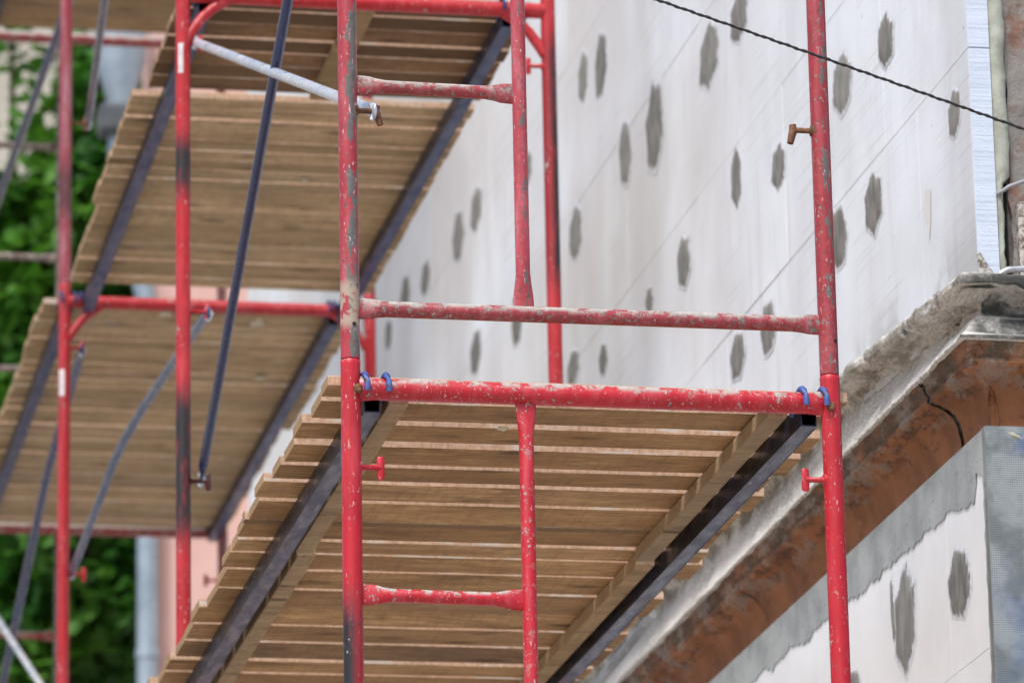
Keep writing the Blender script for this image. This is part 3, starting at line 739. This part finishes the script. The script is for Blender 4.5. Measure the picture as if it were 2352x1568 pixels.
def frame(st, lift, kind, mats, label, pins=(), sticker=None, joint_hole=False, first=True):
    s_ = ST[st]; Y = s_['Y']; zr = ZR[lift]; zt = zr + .062; zb = (ZR[lift - 1] + .062 if lift else .05)
    dL = mats.get('lean', 0)
    XL, XR = s_['L'], s_['R']
    fr = empty('scaffold_frame', ((XL + XR) / 2, Y, zb), label, 'scaffold frame', 'red steel scaffold frames')
    for i, X in enumerate((XL, XR)):
        b = MB(); r = R_ if kind != 'upper' else R_ * .97
        b.tube([(X, Y, zb + .002), (X, Y, zt - .012), (X, Y, zt - .003), (X, Y, zt)], [(r, r), (r, r), (r + .0006, r + .0006), (r - .002, r - .002)], 28)
        b.tube([(X, Y, zt), (X, Y, zt + .09)], r - .004, 20)
        p = b.build('post', mats['post'][i], fr)
        if joint_hole:
            b = MB(); xx = X + (.006 if i == 0 else .012); zz = zb + .075 + .02 * 0
            nrm = Vector((xx - X, -math.sqrt(R_ ** 2 - (xx - X) ** 2), 0)).normalized()
            c0 = Vector((X, Y, zz)) + nrm * (R_ * .99)
            b.tube([c0 - nrm * .002, c0 + nrm * .0008], .0045, 12, True, (0, 0, 1)); b.build('pin_hole', CABLE, p)
    if kind == 'ladder' or kind == 'upper':
        xl = XL + .376
        b = MB(); rr = .0235
        if kind == 'ladder':                                        # thick top rail with cupped ends
            b.tube([(XL + .012, Y, zr), (XL + .03, Y, zr), (XL + .05, Y, zr), (XR - .05, Y, zr), (XR - .03, Y, zr), (XR - .012, Y, zr)], [(.03, .012), (.026, .02), (rr, rr), (rr, rr), (.026, .02), (.03, .012)], 28)
        else:
            b.tube([(XL + .012, Y, zr), (XR - .012, Y, zr)], rr, 24)
        b.build('top_rail', mats['rail'], fr)
        if kind == 'ladder':
            for X, d_ in ((XL + .012, 1), (XR - .006, 1)):
                b = MB(); p0 = Vector((X, Y - .0205, zr - .006 if X < 2 else zr - .012)); b.tube([p0, p0 - Vector((0, .009, 0)), p0 - Vector((0, .011, 0))], [(.0095, .0095), (.0095, .0095), (.006, .006)], 14, True, (0, 0, 1))
                b.build('bolt_head', RUST, fr)
        lo = zb + .115 if kind == 'upper' else max(zb + .1, .3)
        if kind == 'upper' or lift:
            b = MB(); flat_tube(b, (XL + .018, Y, lo), (XR - .018, Y, lo), .0172, 1.35, (0, 0, 1), 22, .06)
            b.build('bottom_rail', mats['rung'], fr)
        b = MB()
        lt = zr - .018; lb = lo + .014
        L = lt - lb; ds = [0, .012, .03, .05, .075, L / 2, L - .075, L - .05, L - .03, L - .008, L]; q = [1, .98, .8, .4, 0, 0, 0, .4, .8, .98, 1]
        b.tube([(xl, Y, lb + d_) for d_ in ds], [(.0158 * (1 + .45 * a), .0158 * (1 - .6 * a)) for a in q], 20, True, (1, 0, 0))
        b.build('ladder_post', mats['ladder'], fr)
        zs = []
        z = zr - .447 if kind == 'ladder' else lo + .497
        while lo + .2 < z < zr - .15:
            zs.append(z); z += .485 if kind == 'upper' else -.485
        for z in zs:
            b = MB(); flat_tube(b, (XL + .018, Y, z + .002), (xl - .013, Y, z - .002), .0145, 1.6, (0, 0, 1), 18, .065)
            b.build('rung', mats['rung'] if kind == 'upper' else mats['rail'], fr)
    else:                                                            # walk-through frame with curved corner braces
        b = MB(); b.tube([(XL + .012, Y, zr), (XR - .012, Y, zr)], .0225, 24); b.build('top_rail', mats['rail'], fr)
        for X, d_ in ((XL, 1), (XR, -1)):
            b = MB(); b.tube([(X + d_ * .012, Y, zr - .135), (X + d_ * .03, Y, zr - .105), (X + d_ * .055, Y, zr - .07), (X + d_ * .085, Y, zr - .04), (X + d_ * .13, Y, zr - .012)], .0155, 16, True, (0, 1, 0))
            b.build('corner_brace', mats['rail'], fr)
    for side_, dz, lng, sty in pins:
        X = XL if side_ > 0 else XR
        lock_pin(fr, X, Y, zr + dz, side_, mats.get('pin', mats['post'][0]), lng, sty)
    if sticker:
        X = XL; z0, z1, a0, a1 = sticker
        b = MB(); vs = []; n_ = 8
        for z in (z0, z1):
            for i in range(n_ + 1):
                a = RAD(a0 + (a1 - a0) * i / n_); vs.append((X + math.sin(a) * (R_ + .0008), Y - math.cos(a) * (R_ + .0008), z))
        b.add(vs, [(i, i + 1, i + n_ + 2, i + n_ + 1) for i in range(n_)], True); b.build('sticker', LABEL, fr)
    return fr

mA = dict(post=(RED_AL, RED_A), rail=RED_RAIL, rung=RED_RAIL, ladder=RED_RAIL, pin=RED_A)
mU = dict(post=(RED_OLD, RED_OLDR), rail=RED_RUNG, rung=RED_RUNG, ladder=RED_LAD, pin=RUST)
m2 = dict(post=(RED_2, RED_2R), rail=RED_2, rung=RED_2, ladder=RED_2, pin=RED_2)
m3 = dict(post=(RED_3, RED_3), rail=RED_3, rung=RED_3, ladder=RED_3, pin=RED_3)
m3u = dict(post=(RED_3U, RED_3U), rail=RED_3U, rung=RED_3U, ladder=RED_3U, pin=RUST)
m4 = dict(post=(RED_4, RED_4), rail=RED_4, rung=MUD, ladder=MUD, pin=RED_3)
frame(0, 1, 'ladder', mA, 'nearest bright red scaffold frame, its top rail carrying the nearest timber deck', [(1, -.171, .062, 'T'), (-1, -.169, .062, 'T')])
frame(0, 2, 'upper', mU, 'nearest upper scaffold frame, weathered pinkish red with peeled grey patches and ladder rungs', [(1, -1.508, .062, 'L'), (-1, -1.51, .062, 'L')], joint_hole=True)
frame(1, 2, 'gate', m2, 'second scaffold frame, bright red with sooty black stretches on both posts', [(1, -.145, .05, 'T'), (-1, -.17, .062, 'T'), (1, -.95, .07, 'T'), (1, -1.445, .07, 'T')], sticker=(ZR[2] - .245, ZR[2] - .155, -45, -5))
frame(2, 2, 'gate', m3, 'third scaffold frame, red, with corner braces and a white sticker on its left post', [(1, -.167, .062, 'T'), (1, -.97, .07, 'T'), (1, -1.47, .07, 'T')], sticker=(ZR[2] - .345, ZR[2] - .25, -60, -5))
frame(2, 3, 'gate', m3u, 'faded upper frame on top of the third scaffold frame, before the green tree', [(1, -1.475, .07, 'T')])
frame(3, 2, 'ladder', m4, 'farthest scaffold frame at the lower left, muddy ladder and dull red rail', [(-1, -.2, .07, 'T'), (-1, -.45, .07, 'T')])
frame(3, 3, 'upper', m4, 'farthest upper scaffold frame at the top left, with mortar-grey rungs before the beige house', [])
# carrying lifts down to the pavement, and the lift over the second frame
for st, lf in ((0, 0), (1, 0), (1, 1), (2, 0), (2, 1), (3, 0), (3, 1), (1, 3)):
    f_ = frame(st, lf, 'gate', m3, 'plain red scaffold frame at ' + ('ground', 'second', '', 'top')[lf] + ' level, carrying the ' + ('nearest', 'second', 'third', 'farthest')[st] + ' column of frames', [])

# ================================================================== STEEL BEAMS, DECKS
def steel_beam(xc, ya, yb, zr, label, mat=NAVY, hooks=True):
    """square tube under the boards, hung on the rails by round hooks"""
    o = empty('steel_beam', (xc, ya, zr), label, 'steel beam', 'blue steel beams under the timber decks')
    y0, y1 = ya + .026, yb - .028; z0, z1 = zr - .044, zr + .006; h = .0175
    b = MB()
    b.box(xc - h, xc + h, y0, y1, z0, z0 + .003); b.box(xc - h, xc + h, y0, y1, z1 - .003, z1)
    b.box(xc - h, xc - h + .003, y0, y1, z0 + .003, z1 - .003); b.box(xc + h - .003, xc + h, y0, y1, z0 + .003, z1 - .003)
    b.box(xc - h + .003, xc + h - .003, y0 + .25, y0 + .253, z0 + .003, z1 - .003)
    # bottom flange plates welded along both sides
    b.box(xc - h - .0015, xc - h, y0 + .02, y1, z0 - .001, z0 + .004); b.box(xc + h, xc + h + .0015, y0 + .02, y1, z0 - .001, z0 + .004)
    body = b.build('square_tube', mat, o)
    if hooks:
        for dx, dz in ((-.023, 0), (.023, 0)):
            for (yy, sg) in ((ya, 1), (yb, -1)):
                b = MB(); pts = []; R = .0315
                pts.append((xc + dx, yy + sg * .075, z1 - .012)); pts.append((xc + dx, yy + sg * .050, z1 - .006)); pts.append((xc + dx, yy + sg * R, zr + .012))
                for a in (60, 85, 110, 135, 160, 180, 200):
                    pts.append((xc + dx + (a - 60) * .000035, yy + sg * math.cos(RAD(a)) * R, zr + math.sin(RAD(a)) * R))
                b.tube(pts, .0066, 12); b.build('hook', HOOK if yy < 11 else mat, o)
    return o

BT = .022
def board_lib(Wd, mats, tag_):
    lib = []
    for v in range(4):
        rnd = random.Random(v * 7 + int(Wd * 1000)); bb = MB(); n_ = 14; L = 1.0
        secs = []
        for i in range(n_ + 1):
            x = -.5 + i / n_
            e = rnd.uniform(-.0012, .0012); e2 = rnd.uniform(-.0018, .0018)
            y0, y1 = -Wd / 2 + e, Wd / 2 + e2; c_ = .0018
            secs.append([(x, y0 + c_, -BT / 2), (x, y1 - c_, -BT / 2), (x, y1, -BT / 2 + c_), (x, y1, BT / 2 - c_), (x, y1 - c_, BT / 2), (x, y0 + c_, BT / 2), (x, y0, BT / 2 - c_), (x, y0, -BT / 2 + c_)])
        vs = [p for s_ in secs for p in s_]; fs = []
        for i in range(n_):
            for q in range(8): a, b2 = i * 8 + q, i * 8 + (q + 1) % 8; fs.append((a, a + 8, b2 + 8, b2))
        bb.add(vs, fs)
        for s_, inv in ((0, 0), (n_, 1)):                 # slightly torn ends
            ring = [Vector(secs[s_][q]) for q in range(8)]
            cpt = sum(ring, Vector()) / 8 + Vector((rnd.uniform(-.001, .001), 0, 0))
            bb.add(ring + [cpt], [((q, (q + 1) % 8, 8) if not inv else ((q + 1) % 8, q, 8)) for q in range(8)])
        lib.append(bb.mesh('board', mats))
    return lib
def deck(label, xl, xr, ya, yb, zb, pitch, Wd, mat, seed, jx=.012, battens=None, bh=.035, slant=0, odd=(), ys=None):
    rnd = random.Random(seed)
    o = empty('deck_panel', ((xl + xr) / 2, ya, zb), label, 'timber deck panel', 'timber deck panels on the scaffold')
    lib = board_lib(Wd, mat, 'b')
    n_ = int(round((yb - ya) / pitch)); pitch = (yb - ya) / n_
    runl = runr = 0
    if ys: n_ = len(ys)
    for i in range(n_):
        y = ya + (i + .5) * pitch + rnd.uniform(-.004, .004)
        if ys: y = (ys[i][0] + ys[i][1]) / 2
        ob = bpy.data.objects.new('board', rnd.choice(lib)); COL.objects.link(ob); ob.parent = o
        if i in odd: ob.data = rnd.choice(dark_lib)
        x0 = xl + rnd.uniform(-jx, jx) + slant * i; x1 = xr + rnd.uniform(-jx, jx)
        ob.location = ((x0 + x1) / 2 - (xl + xr) / 2, y - ya, BT / 2 + rnd.uniform(0, .004))
        ob.scale = (x1 - x0, rnd.uniform(.93, 1.05) if not ys else (ys[i][1] - ys[i][0]) / Wd, 1)
        ob.rotation_euler = (rnd.uniform(-.012, .012), rnd.uniform(-.0015, .0015), rnd.uniform(-.004, .004) if not ys else rnd.uniform(-.0025, .0025))
    for (xb, wb, y0, y1) in (battens or []):
        b = MB(); b.box(xb - wb / 2, xb + wb / 2, y0, y1, zb - bh, zb - .0008, .0015); b.build('batten', BATTEN, o)
    return o

ZB = [z + .008 for z in ZR]
dark_lib = board_lib(.112, WOOD2, 'd')
# first deck, between the first and second frame
bl = onZ(918, 930, ZR[1] - .03).x; br = 2.582
beam_l = onZ(857, 944, ZR[1] - .044).x; beam_r = onZ(1852, 985, ZR[1] - .044).x
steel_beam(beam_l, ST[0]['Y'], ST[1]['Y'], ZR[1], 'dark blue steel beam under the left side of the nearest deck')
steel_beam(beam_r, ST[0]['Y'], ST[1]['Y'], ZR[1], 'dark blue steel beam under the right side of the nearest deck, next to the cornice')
near = [10.132, 10.27, 10.45, 10.62, 10.81, 10.97, 11.14, 11.31, 11.355, 11.52, 11.65, 11.82, 12.02, 12.24, 12.43, 12.62, 12.85, 13.0, 13.17, 13.35, 13.52]
gaps = [.046, .044, .042, .040, .044, .022, .004, .004, .030, .020, .022, .024, .010, .022, .020, .028, .020, .020, .02, .02]
near = [(a, c_ - g) for a, c_, g in zip(near, near[1:], gaps)]
deck('nearest timber deck panel, gapped rough boards just behind the near red rail', 1.598, 2.737, 10.150, 11.685, ZB[1], .157, .1165, WOOD1, 21, jx=.02, odd=(7,), ys=near[:9],
     battens=[(bl, .043, 10.14, 11.48), (br, .043, 10.14, 11.48)])
deck('rear timber deck panel of the nearest deck, its boards running to the bottom edge', 1.615, 2.745, 11.705, 13.57, ZB[1], .156, .121, WOOD1, 22, jx=.022, odd=(6,), ys=near[9:],
     battens=[(bl + .012, .043, 11.515, 13.52), (br + .012, .043, 11.515, 13.52)])
# second deck, between the second and third frame
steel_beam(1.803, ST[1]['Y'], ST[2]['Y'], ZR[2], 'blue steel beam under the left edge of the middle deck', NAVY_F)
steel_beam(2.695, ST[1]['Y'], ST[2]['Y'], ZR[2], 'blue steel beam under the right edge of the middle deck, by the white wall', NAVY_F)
deck('front panel of the middle deck, dark old boards with a narrower outline', 1.742, 2.774, 13.62, 14.485, ZB[2] + .012, .123, .108, WOOD2, 31, .004, battens=[(2.275, .07, 13.62, 14.46)], bh=.022)
deck('centre panel of the middle deck, close brown boards', 1.704, 2.765, 14.52, 15.64, ZB[2], .102, .090, WOOD3, 32, .003)
deck('rear panel of the middle deck, close brown boards above the third frame rail', 1.722, 2.770, 15.65, 16.535, ZB[2], .102, .090, WOOD3, 33, .003)
# third deck, between the third and fourth frame
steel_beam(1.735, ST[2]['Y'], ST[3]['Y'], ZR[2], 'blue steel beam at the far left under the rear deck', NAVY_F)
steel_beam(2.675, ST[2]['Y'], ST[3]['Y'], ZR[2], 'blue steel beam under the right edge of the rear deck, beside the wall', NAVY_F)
deck('front panel of the rear deck, brown boards behind the third frame rail', 1.655, 2.768, 16.80, 18.40, ZB[2], .107, .094, WOOD3, 41, .006)
deck('back panel of the rear deck, reaching the farthest frame', 1.63, 2.735, 18.41, 19.985, ZB[2], .105, .092, WOOD3, 42, .006)
# top deck at the upper left
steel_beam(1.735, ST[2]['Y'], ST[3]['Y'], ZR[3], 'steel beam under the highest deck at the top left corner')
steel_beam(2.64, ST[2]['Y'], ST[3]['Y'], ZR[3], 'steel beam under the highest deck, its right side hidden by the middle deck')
deck('highest timber deck panel, cut by the top left corner of the picture', 1.70, 2.76, 16.9, 19.93, ZB[3], .16, .156, BATTEN, 51, .006)
# diagonal cleat under the front panel of the middle deck
# mortar splashes stuck under the decks
for px, py, zz, r in ((700, 412, ZB[2], .009), (598, 866, ZB[2], .016), (590, 741, ZB[2], .02), (1156, 983, ZB[1] - .0, .010), (378, 720, ZB[2], .018)):
    p = onZ(px, py, zz - .001); bm = bmesh.new(); bmesh.ops.create_icosphere(bm, subdivisions=2, radius=r)
    for v in bm.verts: v.co = Vector((p.x + v.co.x * 1.3, p.y + v.co.y * 1.6, p.z - .001 + v.co.z * .25)) + v.co * noise.noise(v.co * 150) * .5
    b = MB(); b.bm(bm, True)
    tag(b.build('mortar_splash', CREAM, None, org=p), {700: 'small pale mortar splash under the centre panel of the middle deck', 598: 'pale mortar splash low under the rear deck', 590: 'pale mortar splash under the rear deck close to the third frame rail',
        1156: 'small grey mortar lump on a board behind the near red rail', 378: 'pale mortar splash under the rear deck at the left, close to the third rail'}[px], 'mortar splash', 'mortar splashes on the decks')

# ================================================================== BRACES
def brace(pts, r, mat, label, tip=None):
    o = empty('cross_brace', pts[0], label, 'scaffold brace', 'diagonal tube braces of the scaffold')
    P_ = [Vector(p) for p in pts]; b = MB()
    full = [P_[0]]; rad = [(r, r)]
    d0 = (P_[1] - P_[0]).normalized(); d1 = (P_[-1] - P_[-2]).normalized()
    pp = [P_[0] - d0 * .025, P_[0] - d0 * .022, P_[0] + d0 * .03, P_[0] + d0 * .07] + P_[1:-1] + [P_[-1] - d1 * .07, P_[-1] - d1 * .03, P_[-1] + d1 * .022, P_[-1] + d1 * .025]
    k_ = len(pp); rr = [(r * .5, r * .25), (r * 1.3, r * .35), (r * 1.35, r * .35), (r, r)] + [(r, r)] * (k_ - 8) + [(r, r), (r * 1.35, r * .35), (r * 1.3, r * .35), (r * .5, r * .25)]
    # refine bends
    b.tube(pp, rr, 18, True, (0, 0, 1)); b.build('tube', mat, o)
    if tip:
        for q, dd in ((P_[0], d0), (P_[-1], d1)):
            b = MB(); b.tube([q + Vector((-.004, 0, .018)) , q + Vector((.006, 0, 0)), q + Vector((-.002, 0, -.022))], [(.008, .003), (.011, .004), (.008, .003)], 10); b.build('clip', tip, o)
    return o
yL = [s_['Y'] for s_ in ST]
p_ = lambda st, px, py: onY(px, py, yL[st])
a1 = p_(0, 858, 255)
brace([a1, p_(1, 448, 97)], .0130, PALE, 'pale scraped blue-white brace crossing between the two nearest left posts', GALV)
low2 = p_(1, 461, 1100)
d_ = (onY(663, 0, 11.9) - low2)
# the far end sits on the high pin of the near upper frame
hi1 = Vector((1.700, yL[0], ZR[2] - .30))
best = None
for i in range(400):
    z = ZR[2] - .9 + i * .004
    h_ = Vector((1.700, yL[0], z)); dd = h_ - low2
    # picture x where the line crosses the top edge
    for t_ in [j / 200 for j in range(201)]:
        q = low2 + dd * t_; v_ = q - Vector((0, 0, EYE)); yy = 784 - FPX * v_.dot(B_) / v_.dot(C_)
        if yy < 0:
            xx = 1176 + FPX * v_.dot(A_) / v_.dot(C_); e = abs(xx - 663)
            if best is None or e < best[0]: best = (e, z)
            break
hi1.z = best[1]
brace([low2, hi1], .0132, NAVY_T, 'long navy brace rising steeply from the second frame toward the top centre', GALV)
q0 = p_(1, 478, 720); q5 = p_(2, 165, 1315)
bend = [q0, onY(405, 822, 14.3), onY(330, 935, 14.95), onY(285, 1010, 15.3), onY(262, 1060, 15.5), onY(238, 1125, 15.75), onY(205, 1210, 16.15), q5]
brace(bend, .0132, GREYBLUE, 'bent grey-blue brace sagging between the second and third left posts', GALV)
lo3 = p_(2, 203, 285)
brace([lo3, onY(222, 140, 15.9) , lo3 + (onY(222, 140, 15.9) - lo3) * 3.6], .0130, NAVY_T, 'navy brace ending before the downpipe, right of the third left post', GALV)
h3 = p_(2, 188, 805)
brace([h3, onY(112, 1070, 18.0), onY(-35, 1760, 20.019)], .0150, NAVY_T, 'navy brace dropping to the lower left corner behind the third post', GALV)
brace([p_(2, 186, -70), onY(0, 445, 18.9), onY(-65, 640, 20.019)], .0150, NAVY_T, 'navy brace at the top left in front of the beige house', GALV)
brace([onY(-60, 1338, 20.019), onY(175, 1695, 16.733)], .0130, PALE, 'pale blue brace cutting the bottom left corner', GALV)

# ================================================================== CABLES
b = MB(); pts = []
for i in range(160):
    t_ = i / 159; x = 700 + t_ * 2200
    y = -3 + (x - 1500) * .352 + 8e-6 * (x - 1500) * (x - 2352)
    p = onY(x, y, 9.6 + 0 * t_); p.z += .0008 * math.sin(i * 1.9); pts.append(p)
b.tube(pts, .0026, 8)
for s_ in (0, math.pi):
    pp = []
    for i in range(900):
        t_ = i / 899; j = min(int(t_ * 159), 158); f_ = t_ * 159 - j; p = pts[j].lerp(pts[j + 1], f_)
        a = i * .42 + s_; pp.append(p + Vector((0, math.cos(a), math.sin(a))) * .0016)
    b.tube(pp, .0021, 6)
tag(b.build('overhead_cable', CABLE), 'thin twisted black cable slanting across the upper right of the picture', 'cable')
def conduit(path, r, name, mat, label, ribs=True):
    b = MB(); P_ = [Vector(p) for p in path]; L = sum((a - c_).length for a, c_ in zip(P_, P_[1:])); n_ = int(L / (.0035 if ribs else .02))
    pts = []; rad = []
    for i in range(n_ + 1):
        t_ = i / n_ * (len(P_) - 1); j = min(int(t_), len(P_) - 2); pts.append(P_[j].lerp(P_[j + 1], t_ - j))
        q = r * (1 + (.13 if (i % 2) else -.08)) if ribs else r; rad.append((q, q))
    b.tube(pts, rad, 14); return tag(b.build(name, mat), label, 'cable')
conduit([onY(2296, 630, YC - .05), onY(2315, 620, YC - .055), onY(2352, 617, YC - .055), onY(2420, 612, YC - .05), onY(2600, 615, YC - .04)], .0075, 'flexible_conduit', GALV, 'ribbed silver conduit lying on the cornice top at the right edge')
conduit([onX(1500, 1408, XW - .082), onX(1440, 1486, XW - .082), onX(1380, 1560, XW - .084), onX(1250, 1720, XW - .082)], .012, 'flexible_conduit', GALV, 'ribbed silver conduit along the cornice at the bottom of the picture')
conduit([onY(2286, 446, YC + .01), onY(2297, 443, YC - .02), onY(2318, 428, YC - .03), onY(2352, 416, YC - .03), onY(2500, 405, YC - .02)], .0045, 'wall_cable', GCABLE, 'smooth grey cable leaving the wall joint above the stone block', False)

for o in bpy.data.objects:
    if '_o' in o: del o['_o']
S.render.engine = 'CYCLES'
